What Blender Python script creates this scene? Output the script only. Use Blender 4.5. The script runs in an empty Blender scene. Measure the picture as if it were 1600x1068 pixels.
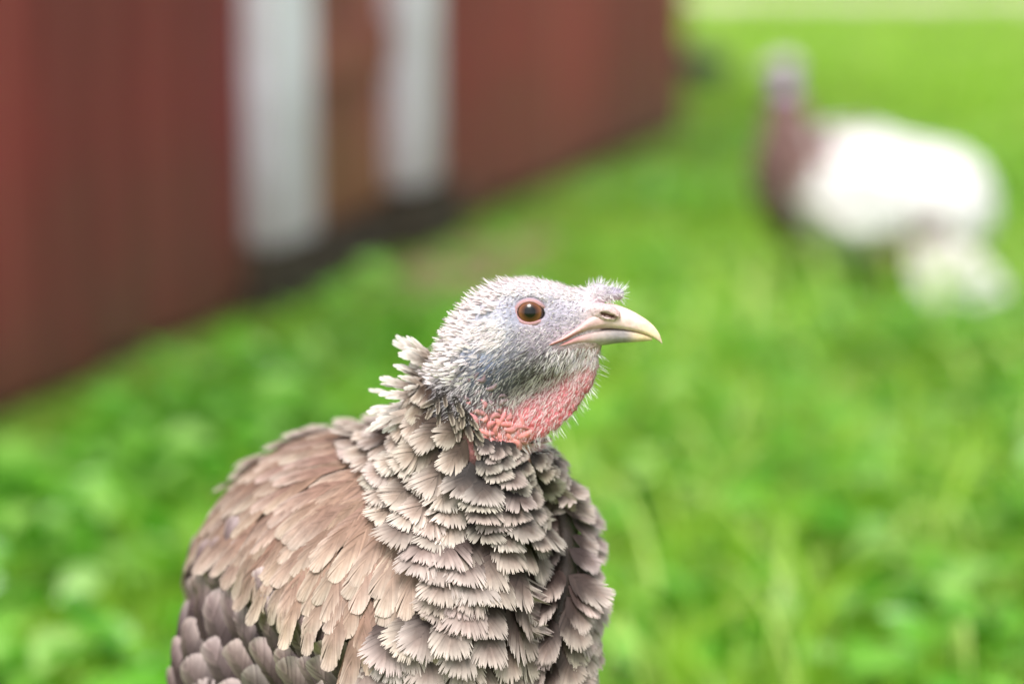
import bpy, math
import numpy as np
from mathutils import Vector, Matrix
R = math.radians
rng = np.random.default_rng(7)
scene = bpy.context.scene
col = scene.collection

# ------------------------------------------------------------------ camera
CAM_H, PITCH, FPX = 0.85, R(10.3), 85.0 / 36.0 * 1600.0
cam = bpy.data.cameras.new("camera")
cam.lens = 85.0; cam.sensor_width = 36.0; cam.clip_start = 0.05; cam.clip_end = 500.0
cam.dof.use_dof = True; cam.dof.focus_distance = 1.275; cam.dof.aperture_fstop = 2.7
cam_ob = bpy.data.objects.new("camera", cam); col.objects.link(cam_ob)
cam_ob.location = (0, 0, CAM_H); cam_ob.rotation_euler = (math.pi / 2 - PITCH, 0, 0)
scene.camera = cam_ob
# ------------------------------------------------------------------ world, sun, exposure
SUN_EL, SUN_AZ = R(62), R(-168)         # azimuth from +Y, clockwise: high, over the left shoulder
world = bpy.data.worlds.new("World"); scene.world = world; world.use_nodes = True
wn = world.node_tree; wn.nodes.clear()
sky = wn.nodes.new("ShaderNodeTexSky"); sky.sky_type = 'NISHITA'; sky.sun_disc = False
sky.sun_elevation = SUN_EL; sky.sun_rotation = SUN_AZ; sky.dust_density = 2.0; sky.air_density = 1.0
hs = wn.nodes.new("ShaderNodeHueSaturation"); hs.inputs["Saturation"].default_value = 0.22
bg = wn.nodes.new("ShaderNodeBackground"); bg.inputs["Strength"].default_value = 0.09
wo = wn.nodes.new("ShaderNodeOutputWorld")
wn.links.new(sky.outputs[0], hs.inputs["Color"]); wn.links.new(hs.outputs[0], bg.inputs[0]); wn.links.new(bg.outputs[0], wo.inputs[0])
sun = bpy.data.lights.new("sun", 'SUN'); sun.energy = 1.5; sun.angle = R(24); sun.color = (1.0, 0.965, 0.91)
sun_ob = bpy.data.objects.new("sun", sun); col.objects.link(sun_ob)
sd = Vector((math.cos(SUN_EL) * math.sin(SUN_AZ), math.cos(SUN_EL) * math.cos(SUN_AZ), math.sin(SUN_EL)))
sun_ob.rotation_euler = sd.to_track_quat('Z', 'Y').to_euler()
scene.view_settings.view_transform = 'Standard'; scene.view_settings.look = 'None'
scene.view_settings.gamma = 1.0; scene.view_settings.exposure = 1.52
try:
    scene.cycles.use_denoising = True
except Exception:
    pass

# ------------------------------------------------------------------ helpers
XR = np.array([1.0, 0, 0]); UP = np.array([0, math.sin(PITCH), math.cos(PITCH)]); FW = np.array([0, math.cos(PITCH), -math.sin(PITCH)])
CAM = np.array([0, 0, CAM_H])
def W(px, py, d):
    """a point at distance d seen at photo position (px, py)"""
    return CAM + (px - 800) / FPX * d * XR - (py - 534) / FPX * d * UP + d * FW
def PX(P):
    q = P - CAM; d = q @ FW
    return 800 + (q @ XR) / d * FPX, 534 - (q @ UP) / d * FPX, d
def lin(c):
    c = np.asarray(c, float) / 255.0
    return np.where(c <= 0.04045, c / 12.92, ((c + 0.055) / 1.055) ** 2.4)
def sm(a, b, x):
    t = np.clip((x - a) / (b - a), 0, 1); return t * t * (3 - 2 * t)
def nrm(v): return v / np.maximum(np.linalg.norm(v, axis=-1, keepdims=True), 1e-9)

def mesh_np(name, V, faces, colors=None, smooth=True):
    """faces: list of integer arrays (n,k)"""
    me = bpy.data.meshes.new(name)
    V = np.ascontiguousarray(V, np.float32)
    faces = [np.asarray(f, np.int32) for f in faces if len(f)]
    nl = sum(f.size for f in faces); nf = sum(len(f) for f in faces)
    me.vertices.add(len(V)); me.vertices.foreach_set("co", V.ravel())
    me.loops.add(nl); me.loops.foreach_set("vertex_index", np.concatenate([f.ravel() for f in faces]))
    tot = np.concatenate([np.full(len(f), f.shape[1], np.int32) for f in faces])
    st = np.concatenate([[0], np.cumsum(tot)[:-1]]).astype(np.int32)
    me.polygons.add(nf); me.polygons.foreach_set("loop_start", st); me.polygons.foreach_set("loop_total", tot)
    if smooth: me.polygons.foreach_set("use_smooth", np.ones(nf, bool))
    if colors is not None:
        at = me.color_attributes.new("col", 'FLOAT_COLOR', 'POINT')
        c4 = np.ones((len(V), 4), np.float32); c4[:, :3] = colors
        at.data.foreach_set("color", c4.ravel())
    me.update(calc_edges=True); me.validate()
    return me
def link(name, me, mat, parent=None, loc=(0, 0, 0), kind=None):
    o = bpy.data.objects.new(name, me)
    if mat and not me.materials: me.materials.append(mat)
    col.objects.link(o); o.location = loc
    if parent: o.parent = parent
    if kind: o["kind"] = kind
    return o
def tag(o, label, cat, group=None):
    o["label"] = label; o["category"] = cat
    if group: o["group"] = group
    return o
def empty(name, loc):
    o = bpy.data.objects.new(name, None); col.objects.link(o); o.location = loc; o.empty_display_size = 0.1; return o

def material(name, rough=0.6, spec=0.4, color=None):
    m = bpy.data.materials.new(name); m.use_nodes = True
    nt = m.node_tree; b = nt.nodes["Principled BSDF"]
    b.inputs["Roughness"].default_value = rough
    b.inputs["Specular IOR Level"].default_value = spec
    if color is not None: b.inputs["Base Color"].default_value = (*lin(color), 1)
    return m, nt, b
def node(nt, t, **kw):
    n = nt.nodes.new(t)
    for k, v in kw.items():
        if k in n.inputs: n.inputs[k].default_value = v
        else: setattr(n, k, v)
    return n
def ramp(nt, stops):
    r = nt.nodes.new("ShaderNodeValToRGB"); e = r.color_ramp.elements
    while len(e) < len(stops): e.new(0.5)
    for s, (p, c) in zip(e, stops): s.position = p; s.color = (*lin(c), 1)
    return r

# ---- materials
def attr_mat(name, rough, spec, noise=0.0, scale=400.0, bump=0.0, transl=0.0, sss=0.0, sheen=0.0):
    m, nt, b = material(name, rough, spec)
    a = node(nt, "ShaderNodeAttribute", attribute_name="col")
    src = a.outputs["Color"]
    tc = node(nt, "ShaderNodeTexCoord")
    if noise or bump:
        n = node(nt, "ShaderNodeTexNoise", Scale=scale, Detail=3.0, Roughness=0.6); nt.links.new(tc.outputs["Object"], n.inputs["Vector"])
        if noise:
            mr = node(nt, "ShaderNodeMapRange"); mr.inputs[1].default_value = 0.3; mr.inputs[2].default_value = 0.7
            mr.inputs[3].default_value = 1 - noise; mr.inputs[4].default_value = 1 + noise
            nt.links.new(n.outputs["Fac"], mr.inputs[0])
            mx = node(nt, "ShaderNodeMix", data_type='RGBA', blend_type='MULTIPLY'); mx.inputs[0].default_value = 1.0
            nt.links.new(src, mx.inputs[6]); nt.links.new(mr.outputs[0], mx.inputs[7]); src = mx.outputs[2]
        if bump:
            bp = node(nt, "ShaderNodeBump", Strength=bump, Distance=0.001); nt.links.new(n.outputs["Fac"], bp.inputs["Height"])
            nt.links.new(bp.outputs[0], b.inputs["Normal"])
    nt.links.new(src, b.inputs["Base Color"])
    if sss:
        b.inputs["Subsurface Weight"].default_value = sss; b.inputs["Subsurface Radius"].default_value = (0.004, 0.0016, 0.001)
        b.inputs["Subsurface Scale"].default_value = 1.0
    if sheen:
        b.inputs["Sheen Weight"].default_value = sheen; b.inputs["Sheen Roughness"].default_value = 0.5
    if transl:
        tr = node(nt, "ShaderNodeBsdfTranslucent"); nt.links.new(src, tr.inputs["Color"])
        ms = node(nt, "ShaderNodeMixShader"); ms.inputs[0].default_value = transl
        out = nt.nodes["Material Output"]
        nt.links.new(b.outputs[0], ms.inputs[1]); nt.links.new(tr.outputs[0], ms.inputs[2]); nt.links.new(ms.outputs[0], out.inputs["Surface"])
    return m
M_FEATHER = attr_mat("feather_vane", 0.62, 0.3, noise=0.16, scale=120.0, transl=0.05)
M_SKIN = attr_mat("turkey_skin", 0.6, 0.3, noise=0.34, scale=620.0, bump=0.9, sss=0.08)
M_HAIR = attr_mat("bristle", 0.5, 0.35, transl=0.25)
M_BEAK = attr_mat("beak_horn", 0.45, 0.4, noise=0.14, scale=330.0, bump=0.3, sss=0.1)
M_GRASS = attr_mat("grass_blade", 0.42, 0.5, transl=0.48)
M_LEAF = attr_mat("weed_leaf", 0.28, 0.7, transl=0.42)
M_LEG = attr_mat("leg_scales", 0.5, 0.4, noise=0.2, scale=300.0, bump=0.6)

# ------------------------------------------------------------------ SDF machinery
def ell(P, c, r, ax=None):
    q = P - c
    if ax is not None: q = q @ np.asarray(ax).T
    r = np.asarray(r, float)
    k0 = np.sqrt(((q / r) ** 2).sum(-1)); k1 = np.sqrt(((q / (r * r)) ** 2).sum(-1))
    return k0 * (k0 - 1.0) / np.maximum(k1, 1e-9)
def cap(P, a, b, ra, rb):
    ba = b - a; q = P - a
    t = np.clip((q @ ba) / (ba @ ba), 0, 1)
    return np.linalg.norm(q - t[:, None] * ba, axis=-1) - (ra + (rb - ra) * t)
def smin(a, b, k):
    h = np.clip(0.5 + 0.5 * (b - a) / k, 0, 1); return b + (a - b) * h - k * h * (1 - h)
def smax(a, b, k): return -smin(-a, -b, k)

def surface_nets(ax, ay, az, F):
    nx, ny, nz = F.shape; S = F < 0
    A = [ax, ay, az]
    cs = (nx - 1, ny - 1, nz - 1)
    acc = np.zeros(cs + (3,)); cnt = np.zeros(cs)
    def off(i, j, k): return (slice(i, i + cs[0]), slice(j, j + cs[1]), slice(k, k + cs[2]))
    GX, GY, GZ = np.meshgrid(ax, ay, az, indexing='ij')
    G = np.stack([GX, GY, GZ], -1)
    for d in range(3):
        for u in (0, 1):
            for v in (0, 1):
                o = [u, v]; o.insert(d, 0); p = list(o); p[d] = 1
                f0 = F[off(*o)]; f1 = F[off(*p)]
                m = (f0 < 0) != (f1 < 0)
                t = f0[m] / (f0[m] - f1[m])
                acc[m] += G[off(*o)][m] * (1 - t[:, None]) + G[off(*p)][m] * t[:, None]
                cnt[m] += 1
    act = cnt > 0
    idx = -np.ones(cs, np.int64); idx[act] = np.arange(act.sum())
    V = acc[act] / cnt[act][:, None]
    Q = []
    for d in range(3):
        s0 = [slice(None)] * 3; s1 = [slice(None)] * 3; s0[d] = slice(0, -1); s1[d] = slice(1, None)
        a = S[tuple(s0)]; b = S[tuple(s1)]
        I = np.argwhere(a != b)
        e1, e2 = [x for x in range(3) if x != d]
        ok = (I[:, e1] >= 1) & (I[:, e2] >= 1) & (I[:, e1] < cs[e1]) & (I[:, e2] < cs[e2]); I = I[ok]
        ins = a[tuple(I.T)]
        def cell(o1, o2):
            J = I.copy(); J[:, e1] += o1; J[:, e2] += o2; return idx[tuple(J.T)]
        q = np.stack([cell(-1, -1), cell(0, -1), cell(0, 0), cell(-1, 0)], 1)
        flip = ins if d != 1 else ~ins
        q = np.where(flip[:, None], q, q[:, ::-1]); Q.append(q)
    return V, np.concatenate(Q)

class Field:
    def __init__(s, fn, ax, ay, az):
        s.A = [np.asarray(a) for a in (ax, ay, az)]
        G = np.stack(np.meshgrid(*s.A, indexing='ij'), -1).reshape(-1, 3)
        F = np.concatenate([fn(c) for c in np.array_split(G, max(1, len(G) // 400000))])
        s.F = F.reshape(len(ax), len(ay), len(az))
        g = np.gradient(s.F, *s.A)
        s.D = np.stack([s.F] + g, -1).astype(np.float32)
    def mesh(s): return surface_nets(*s.A, s.F)
    def sample(s, P):
        I = []; T = []
        for d in range(3):
            a = s.A[d]; i = np.clip(np.searchsorted(a, P[:, d]) - 1, 0, len(a) - 2)
            I.append(i); T.append(np.clip((P[:, d] - a[i]) / (a[i + 1] - a[i]), 0, 1))
        out = 0
        for dx in (0, 1):
            for dy in (0, 1):
                for dz in (0, 1):
                    w = (T[0] if dx else 1 - T[0]) * (T[1] if dy else 1 - T[1]) * (T[2] if dz else 1 - T[2])
                    out = out + w[:, None] * s.D[I[0] + dx, I[1] + dy, I[2] + dz]
        return out[:, 0], nrm(out[:, 1:4])
def axis(*seg):
    """nonuniform axis: (start, step), (start, step), ..., end"""
    out = []
    for (a, st), nxt in zip(seg[:-1], seg[1:]):
        b = nxt[0] if isinstance(nxt, tuple) else nxt
        n = max(1, int(round((b - a) / st))); out += list(a + (b - a) * np.arange(n) / n)
    out.append(seg[-1]); return np.array(out)

# ------------------------------------------------------------------ feather machinery
def feather_template(n, p, vc, rs, split=2, fringe=0.5, clump=0.5, vp=.6, rm=.92):
    """unit feather: u across (-.5...5), v along (0..1); barbs as thin strips on a quill. channels: body, edge, jitter"""
    V = []; C = []; Fq = []
    def strip(pts, hw, ch):
        k = len(V)
        d = np.gradient(pts, axis=0); d = nrm(d); nn = np.stack([-d[:, 1], d[:, 0]], 1)
        for i in range(len(pts)):
            V.append(pts[i] + nn[i] * hw[i]); V.append(pts[i] - nn[i] * hw[i]); C.append(ch[i]); C.append(ch[i])
            if i: Fq.append((k + 2 * i - 2, k + 2 * i - 1, k + 2 * i + 1, k + 2 * i))
    fg = np.linspace(R(128), 0, 400); gx = 0.5 * np.sin(fg) ** p
    gy = np.where(fg < math.pi / 2, vc + (1 - vc) * np.clip(np.cos(fg), 0, 1) ** vp, vc + vc * 0.8 * np.cos(fg))
    al = np.concatenate([[0], np.cumsum(np.hypot(np.diff(gx), np.diff(gy)))]); tot = al[-1]
    for sgn in (-1, 1):
        ph = (np.arange(n) + .5) / n * tot; da = tot / n
        grp = np.cumsum(rs.random(n) < .4); pc = ph.copy()
        for gg in np.unique(grp):
            q = grp == gg; pc[q] += clump * (ph[q].mean() - ph[q])
        for _ in range(rs.integers(0, split + 1)):
            k = rs.integers(3, n - 3); pc[:k] -= da * rs.uniform(.3, .9) * np.exp(-(k - 1 - np.arange(k)) / 3.0); pc[k:] += da * rs.uniform(.3, .9) * np.exp(-(np.arange(n - k)) / 3.0)
        pc = np.clip(pc, 0, tot)
        for i in range(n):
            t = i / (n - 1)
            ln = 1 + rs.normal(0, 0.037 * min(1, fringe + .1)) - (0.10 * rs.random() if rs.random() < .09 * fringe else 0)
            x = sgn * float(np.interp(pc[i], al, gx)); y = float(np.interp(pc[i], al, gy))
            r = min(0.02 + (rm - .02) * t ** 0.9, y - 0.06)
            x *= ln; y = r + (y - r) * ln
            P0 = np.array([0, r]); P2 = np.array([x, y]); P1 = np.array([x * (.55 + .12 * (.92 - rm)), r + (y - r) * (.36 + .1 * (.92 - rm))])
            tt = np.array([0, 0.38, 0.76, 1.0])[:, None]
            pts = (1 - tt) ** 2 * P0 + 2 * tt * (1 - tt) * P1 + tt ** 2 * P2
            w = .60 * da
            j = rs.normal(0, 1)
            strip(pts, [w * .6, w * 1.0, w * 1.0, w * (0.7 - fringe * 0.52)], [(q[1], s_, j) for q, s_ in zip(pts, (0, .35, .75, 1.0))])
    strip(np.array([[0, 0.0], [0, rm * .55], [0, rm * 1.03]]), [.012, .009, .004], [(0.5, 0, -.6)] * 3)
    return np.array(V), np.array(C), np.array(Fq)

def make_feathers(field, roots, N, D, L, Wd, tmpl, pal, lift, curl, cup, follow, h0, pick, rs, bright):
    """returns per feather vertex arrays (m,k,3), colours (m,k,3) for feathers that share one template"""
    V, C, Fq = tmpl
    T = nrm(np.cross(D, N)); m = len(roots); k = len(V)
    u = V[:, 0][None] * Wd[:, None]; v = V[:, 1][None] * L[:, None]
    base = roots[:, None] + u[..., None] * T[:, None] + v[..., None] * D[:, None]
    q = base.reshape(-1, 3).copy()
    for _ in range(3):
        f, n = field.sample(q); q -= np.clip(f, -.03, .03)[:, None] * n
    f, n = field.sample(q); q = q.reshape(m, k, 3); n = n.reshape(m, k, 3)
    vv = V[:, 1][None]; uu = V[:, 0][None]
    fo = np.broadcast_to(np.asarray(follow, float), (m,))[:, None, None]
    p = base * (1 - fo) + q * fo
    nn = nrm(n * fo + N[:, None] * (1 - fo))
    h = h0 + (lift[:, None] * vv + curl[:, None] * np.clip(vv - .35, 0, 1) ** 2) * L[:, None] - cup[:, None] * (uu * 2) ** 2 * Wd[:, None] * 0.5 + 0.00012 * C[:, 2][None]
    p = p + nn * h[..., None]
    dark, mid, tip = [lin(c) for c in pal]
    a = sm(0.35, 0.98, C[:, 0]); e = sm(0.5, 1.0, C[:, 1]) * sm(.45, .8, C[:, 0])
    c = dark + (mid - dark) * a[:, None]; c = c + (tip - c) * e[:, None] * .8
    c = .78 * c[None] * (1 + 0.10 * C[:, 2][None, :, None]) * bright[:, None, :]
    return p, np.clip(c, 0.005, 0.95)

def poisson(P, r, D=None, an=None):
    """greedy blue-noise selection with a radius for each candidate; an > 1 packs rows closer along D"""
    cs = float(r.max()); cells = {}; keep = []
    P_ = P.tolist(); r_ = (r * r).tolist(); ks = np.floor(P / cs).astype(int).tolist()
    D_ = D.tolist() if D is not None else None; a_ = (an * an - 1).tolist() if an is not None else None
    nb = [(a, b, c) for a in (-1, 0, 1) for b in (-1, 0, 1) for c in (-1, 0, 1)]
    for i, p in enumerate(P_):
        k = ks[i]; ok = True; rr = r_[i]
        for o in nb:
            for j in cells.get((k[0] + o[0], k[1] + o[1], k[2] + o[2]), ()):
                q = P_[j]; x, y, z = p[0] - q[0], p[1] - q[1], p[2] - q[2]; d2 = x * x + y * y + z * z
                if d2 < rr:
                    if D_ is not None:
                        e = D_[i]; t = x * e[0] + y * e[1] + z * e[2]; d2 += a_[i] * t * t
                        if d2 >= rr: continue
                    ok = False; break
            if not ok: break
        if ok: keep.append(i); cells.setdefault((k[0], k[1], k[2]), []).append(i)
    return np.array(keep, int)
def surf_points(V, Q, n, rs):
    a, b, c, d = (V[Q[:, i]] for i in range(4))
    ar = np.linalg.norm(np.cross(c - a, d - b), axis=1)
    f = rs.choice(len(Q), n, p=ar / ar.sum()); s = rs.random((n, 1)); t = rs.random((n, 1))
    return (a[f] * (1 - s) + b[f] * s) * (1 - t) + (d[f] * (1 - s) + c[f] * s) * t

def hairs(roots, dirs, L, Wd, colr, N, bend):
    """tapered bristles: strips of two quads ending in a point"""
    m = len(roots); S = nrm(np.cross(dirs, N)); B = bend
    p1 = roots + dirs * (L * .5)[:, None] + B * (L * .12)[:, None]; p2 = roots + dirs * L[:, None] + B * (L * .45)[:, None]
    V = np.stack([roots - S * (Wd * .5)[:, None], roots + S * (Wd * .5)[:, None], p1 - S * (Wd * .42)[:, None], p1 + S * (Wd * .42)[:, None],
                  p2 - S * (Wd * .12)[:, None], p2 + S * (Wd * .12)[:, None]], 1)
    o = np.arange(m)[:, None] * 6
    F = np.concatenate([o + np.array([[0, 1, 3, 2]]), o + np.array([[2, 3, 5, 4]])])
    return V.reshape(-1, 3), F, np.repeat(colr, 6, 0)

# ------------------------------------------------------------------ ground, path, grass
def ground_material():
    m, nt, b = material("meadow_soil", 0.9, 0.2)
    tc = node(nt, "ShaderNodeTexCoord")
    n1 = node(nt, "ShaderNodeTexNoise", Scale=2.2, Detail=6.0); n2 = node(nt, "ShaderNodeTexNoise", Scale=30.0, Detail=4.0)
    nt.links.new(tc.outputs["Object"], n1.inputs["Vector"]); nt.links.new(tc.outputs["Object"], n2.inputs["Vector"])
    r1 = ramp(nt, [(.3, (98, 136, 34)), (.5, (140, 178, 62)), (.7, (172, 200, 96))]); nt.links.new(n1.outputs["Fac"], r1.inputs[0])
    r2 = ramp(nt, [(.3, (120, 120, 120)), (.7, (255, 255, 255))]); nt.links.new(n2.outputs["Fac"], r2.inputs[0])
    mx = node(nt, "ShaderNodeMix", data_type='RGBA', blend_type='MULTIPLY'); mx.inputs[0].default_value = 1
    nt.links.new(r1.outputs[0], mx.inputs[6]); nt.links.new(r2.outputs[0], mx.inputs[7]); nt.links.new(mx.outputs[2], b.inputs["Base Color"])
    bp = node(nt, "ShaderNodeBump", Strength=0.8, Distance=0.02); nt.links.new(n2.outputs["Fac"], bp.inputs["Height"]); nt.links.new(bp.outputs[0], b.inputs["Normal"])
    return m
g = link("ground", mesh_np("ground", np.array([[-150, -60, 0], [150, -60, 0], [150, 300, 0], [-150, 300, 0]], float), [np.array([[0, 1, 2, 3]])]), ground_material(), kind="structure")
def dirt_material(name, c0, c1):
    m, nt, b = material(name, 0.95, 0.15)
    tc = node(nt, "ShaderNodeTexCoord"); n = node(nt, "ShaderNodeTexNoise", Scale=14.0, Detail=8.0); nt.links.new(tc.outputs["Object"], n.inputs["Vector"])
    r = ramp(nt, [(.3, c0), (.7, c1)]); nt.links.new(n.outputs["Fac"], r.inputs[0]); nt.links.new(r.outputs[0], b.inputs["Base Color"])
    bp = node(nt, "ShaderNodeBump", Strength=0.7, Distance=0.02); nt.links.new(n.outputs["Fac"], bp.inputs["Height"]); nt.links.new(bp.outputs[0], b.inputs["Normal"])
    return m
# pale worn track across the far lawn
xs = np.linspace(-14, 22, 40); pv = []
for x in xs:
    y = 20.5 + 0.05 * x + 0.25 * math.sin(x * .7); wdt = 3.4 + .5 * math.sin(x * 1.3)
    pv += [[x, y, .004], [x, y + wdt, .004]]
link("path", mesh_np("path", np.array(pv), [np.array([[2 * i, 2 * i + 2, 2 * i + 3, 2 * i + 1] for i in range(39)])]), dirt_material("pale_track", (176, 168, 140), (214, 206, 184)), kind="structure")

# the barn line on the ground: base runs from A to B, the wall faces right
A2 = np.array([-0.85, 4.0]); B2 = np.array([0.64, 9.12]); wd = (B2 - A2) / np.linalg.norm(B2 - A2); wnorm = np.array([wd[1], -wd[0]])
def wall_s(p): return (p - A2) @ wd
def wall_n(p): return (p - A2) @ wnorm
# bare dirt patch by the doorway
ang = np.linspace(0, 2 * math.pi, 28, endpoint=False); dc = A2 + wd * 1.75 + wnorm * .28
dv = [[*(dc + wd * (0.62 * math.cos(a) * (1 + .15 * math.sin(3 * a))) + wnorm * (0.2 * math.sin(a) * (1 + .2 * math.cos(2 * a)))), .004] for a in ang]
link("bare_earth", mesh_np("bare_earth", np.array(dv), [np.arange(28)[None]]), dirt_material("dry_earth", (120, 104, 78), (176, 156, 122)), kind="structure")

TB = np.array([0.955, 5.1])     # second turkey's place on the ground
def grass_points(n, y0, y1, rs, spread=.36, pad=.9):
    y = np.sqrt(rs.uniform(y0 * y0, y1 * y1, n)); x = rs.uniform(-1, 1, n) * (spread * y + pad)
    P = np.stack([x, y], 1)
    ok = (wall_n(P) > 0.03) | (wall_s(P) > 5.45)
    e = ((P - dc) @ wd / .6) ** 2 + ((P - dc) @ wnorm / .2) ** 2
    ok &= (e > 1) | (rs.random(n) < .12)
    ok &= ~((P[:, 1] > 20.6) & (P[:, 1] < 23.6)) | (rs.random(n) < .03)
    # the near turkey has trampled its own spot
    return P[ok]
def patch(P, f, ph):
    return np.sin(P[:, 0] * f + ph) * np.sin(P[:, 1] * f * .8 + ph * 1.7) + .6 * np.sin(P[:, 0] * f * 2.3 + 1.3 * P[:, 1] * f + ph * .3)
GREENS = lin([(98, 146, 22), (134, 186, 42), (166, 208, 66), (196, 222, 118)])
def grass(n, y0, y1, hmin, hmax, wid, seed):
    rs = np.random.default_rng(seed); P = grass_points(n, y0, y1, rs); m = len(P)
    pt = patch(P, 2.6, .7)
    h = rs.uniform(hmin, hmax, m) * (1 + .22 * pt) * rs.uniform(.6, 1.15, m) * (.4 + .6 * sm(.15, .7, np.hypot(P[:, 0] - .88, P[:, 1] - 4.85))) * (.1 + .9 * np.where(wall_s(P) < 5.45, sm(.0, .9, wall_n(P)), 1))
    a = rs.uniform(0, 2 * math.pi, m); lean = np.stack([np.cos(a), np.sin(a), np.zeros(m)], 1)
    b = a + rs.uniform(.9, 2.2, m); side = np.stack([np.cos(b), np.sin(b), np.zeros(m)], 1)
    w = wid * rs.uniform(.6, 1.3, m); bend = rs.uniform(.15, 1.0, m) * h
    base = np.stack([P[:, 0], P[:, 1], np.zeros(m)], 1); rows = []
    for t in (0, .35, .7, 1.0):
        c = base + lean * (bend * t ** 2)[:, None]; c[:, 2] = h * (t - .28 * t ** 3 * (bend / h))
        ww = w * (1 - .9 * t ** 2.5); rows += [c - side * ww[:, None], c + side * ww[:, None]]
    V = np.stack(rows, 1); o = np.arange(m)[:, None] * 8
    F = np.concatenate([o + np.array([[2 * i, 2 * i + 1, 2 * i + 3, 2 * i + 2]]) for i in range(3)])
    k = np.clip(1.5 + .55 * patch(P, 3.4, 2.1) + rs.normal(0, .6, m), 0, 2.999); i = k.astype(int); f = (k - i)[:, None]
    c = GREENS[i] * (1 - f) + GREENS[i + 1] * f
    dry = rs.random(m) < .03; c[dry] = lin((170, 160, 96))
    return V.reshape(-1, 3), F, np.repeat(c, 8, 0)
def join(parts):
    Vs, Fs, Cs = [], [], []; o = 0
    for v, f, c in parts: Vs.append(v); Fs.append(f + o); Cs.append(c); o += len(v)
    return np.concatenate(Vs), np.concatenate(Fs), np.concatenate(Cs)
v, f, c = join([grass(66000, .7, 6.0, .06, .15, .0038, 11), grass(46000, 6.0, 13.0, .05, .13, .006, 12), grass(26000, 13.0, 30.0, .05, .13, .012, 13)])
def long_blades(n, seed):
    rs = np.random.default_rng(seed); P = grass_points(n * 2, 2.3, 5.2, rs); P = P[wall_n(P) > .8][:n]; m = len(P)
    h = rs.uniform(.2, .36, m); a = rs.uniform(0, 2 * math.pi, m); lean = np.stack([np.cos(a), np.sin(a), 0 * a], 1); side = np.stack([-np.sin(a), np.cos(a), 0 * a], 1); w = rs.uniform(.003, .006, m); rows = []
    for t in np.linspace(0, 1, 7):
        c = np.stack([P[:, 0], P[:, 1], 0 * a], 1) + lean * (h * .9 * t ** 1.8)[:, None]; c[:, 2] = h * (1.25 * t - .75 * t ** 2.6); ww = w * (1 - t ** 3 * .92); rows += [c - side * ww[:, None], c + side * ww[:, None]]
    V = np.stack(rows, 1); o = np.arange(m)[:, None] * 14; F = np.concatenate([o + np.array([[2 * i, 2 * i + 1, 2 * i + 3, 2 * i + 2]]) for i in range(6)])
    return V.reshape(-1, 3), F, np.repeat(GREENS[rs.integers(1, 4, m)], 14, 0)
v, f, c = join([(v, f, c), long_blades(700, 15)])
go = link("meadow_grass", mesh_np("meadow_grass", v, [f], c), M_GRASS, kind="stuff")
tag(go, "thick bright green meadow grass around the two turkeys", "grass")

def weeds(seed, clumps):
    """low leafy weeds: oval folded leaves on short stalks"""
    rs = np.random.default_rng(seed); parts = []
    for (cx, cy, n, rad, hh, ls) in clumps:
        a = rs.uniform(0, 2 * math.pi, n); r = rad * np.sqrt(rs.random(n))
        base = np.stack([cx + r * np.cos(a), cy + r * np.sin(a), rs.uniform(.02, hh, n)], 1)
        ok = (wall_n(base[:, :2]) > .3) | (wall_s(base[:, :2]) > 5.45)
        base = base[ok]; n = len(base)
        if not n: continue
        a = rs.uniform(0, 2 * math.pi, n); el = rs.uniform(-.35, .75, n)
        d = np.stack([np.cos(a) * np.cos(el), np.sin(a) * np.cos(el), np.sin(el)], 1)
        s = nrm(np.cross(d, np.array([0, 0, 1.]) + .35 * rs.normal(0, 1, (n, 3)))); nn = np.cross(s, d)
        L = ls * rs.uniform(.6, 1.35, n); w = L * rs.uniform(.24, .4, n); rows = []
        for t, k in ((0, .12), (.3, .85), (.65, .95), (1.0, .06)):
            ctr = base + d * (L * t)[:, None] - nn * (L * .22 * t * t)[:, None]
            rows += [ctr - s * (w * k)[:, None] + nn * (w * k * .35)[:, None], ctr, ctr + s * (w * k)[:, None] + nn * (w * k * .35)[:, None]]
        V = np.stack(rows, 1); o = np.arange(n)[:, None] * 12
        F = np.concatenate([o + np.array([[3 * i + j, 3 * i + j + 1, 3 * i + j + 4, 3 * i + j + 3]]) for i in range(3) for j in range(2)])
        k = np.clip(rs.normal(1.5, .8, n), 0, 2.999); i = k.astype(int); f = (k - i)[:, None]
        G = lin([(64, 132, 22), (96, 168, 38), (128, 192, 66), (166, 208, 116)])
        c = G[i] * (1 - f) + G[i + 1] * f
        parts.append((V.reshape(-1, 3), F, np.repeat(c, 12, 0)))
    return join(parts)
rs = np.random.default_rng(21); cl = []
for _ in range(150):
    y = rs.uniform(2.2, 4.6); x = rs.uniform(-1, 1) * (.3 * y + .3)
    cl.append((x, y, 30, .16, .12, .06))
for _ in range(90):
    y = rs.uniform(4.2, 8.5); x = rs.uniform(-.2, 1) * (.3 * y + .3)
    cl.append((x, y, 20, .18, .10, .06))
v, f, c = weeds(22, cl)
wo_ = link("leafy_weeds", mesh_np("leafy_weeds", v, [f], c), M_LEAF, kind="stuff")
tag(wo_, "low leafy green weeds growing through the meadow grass", "weeds")

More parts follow.
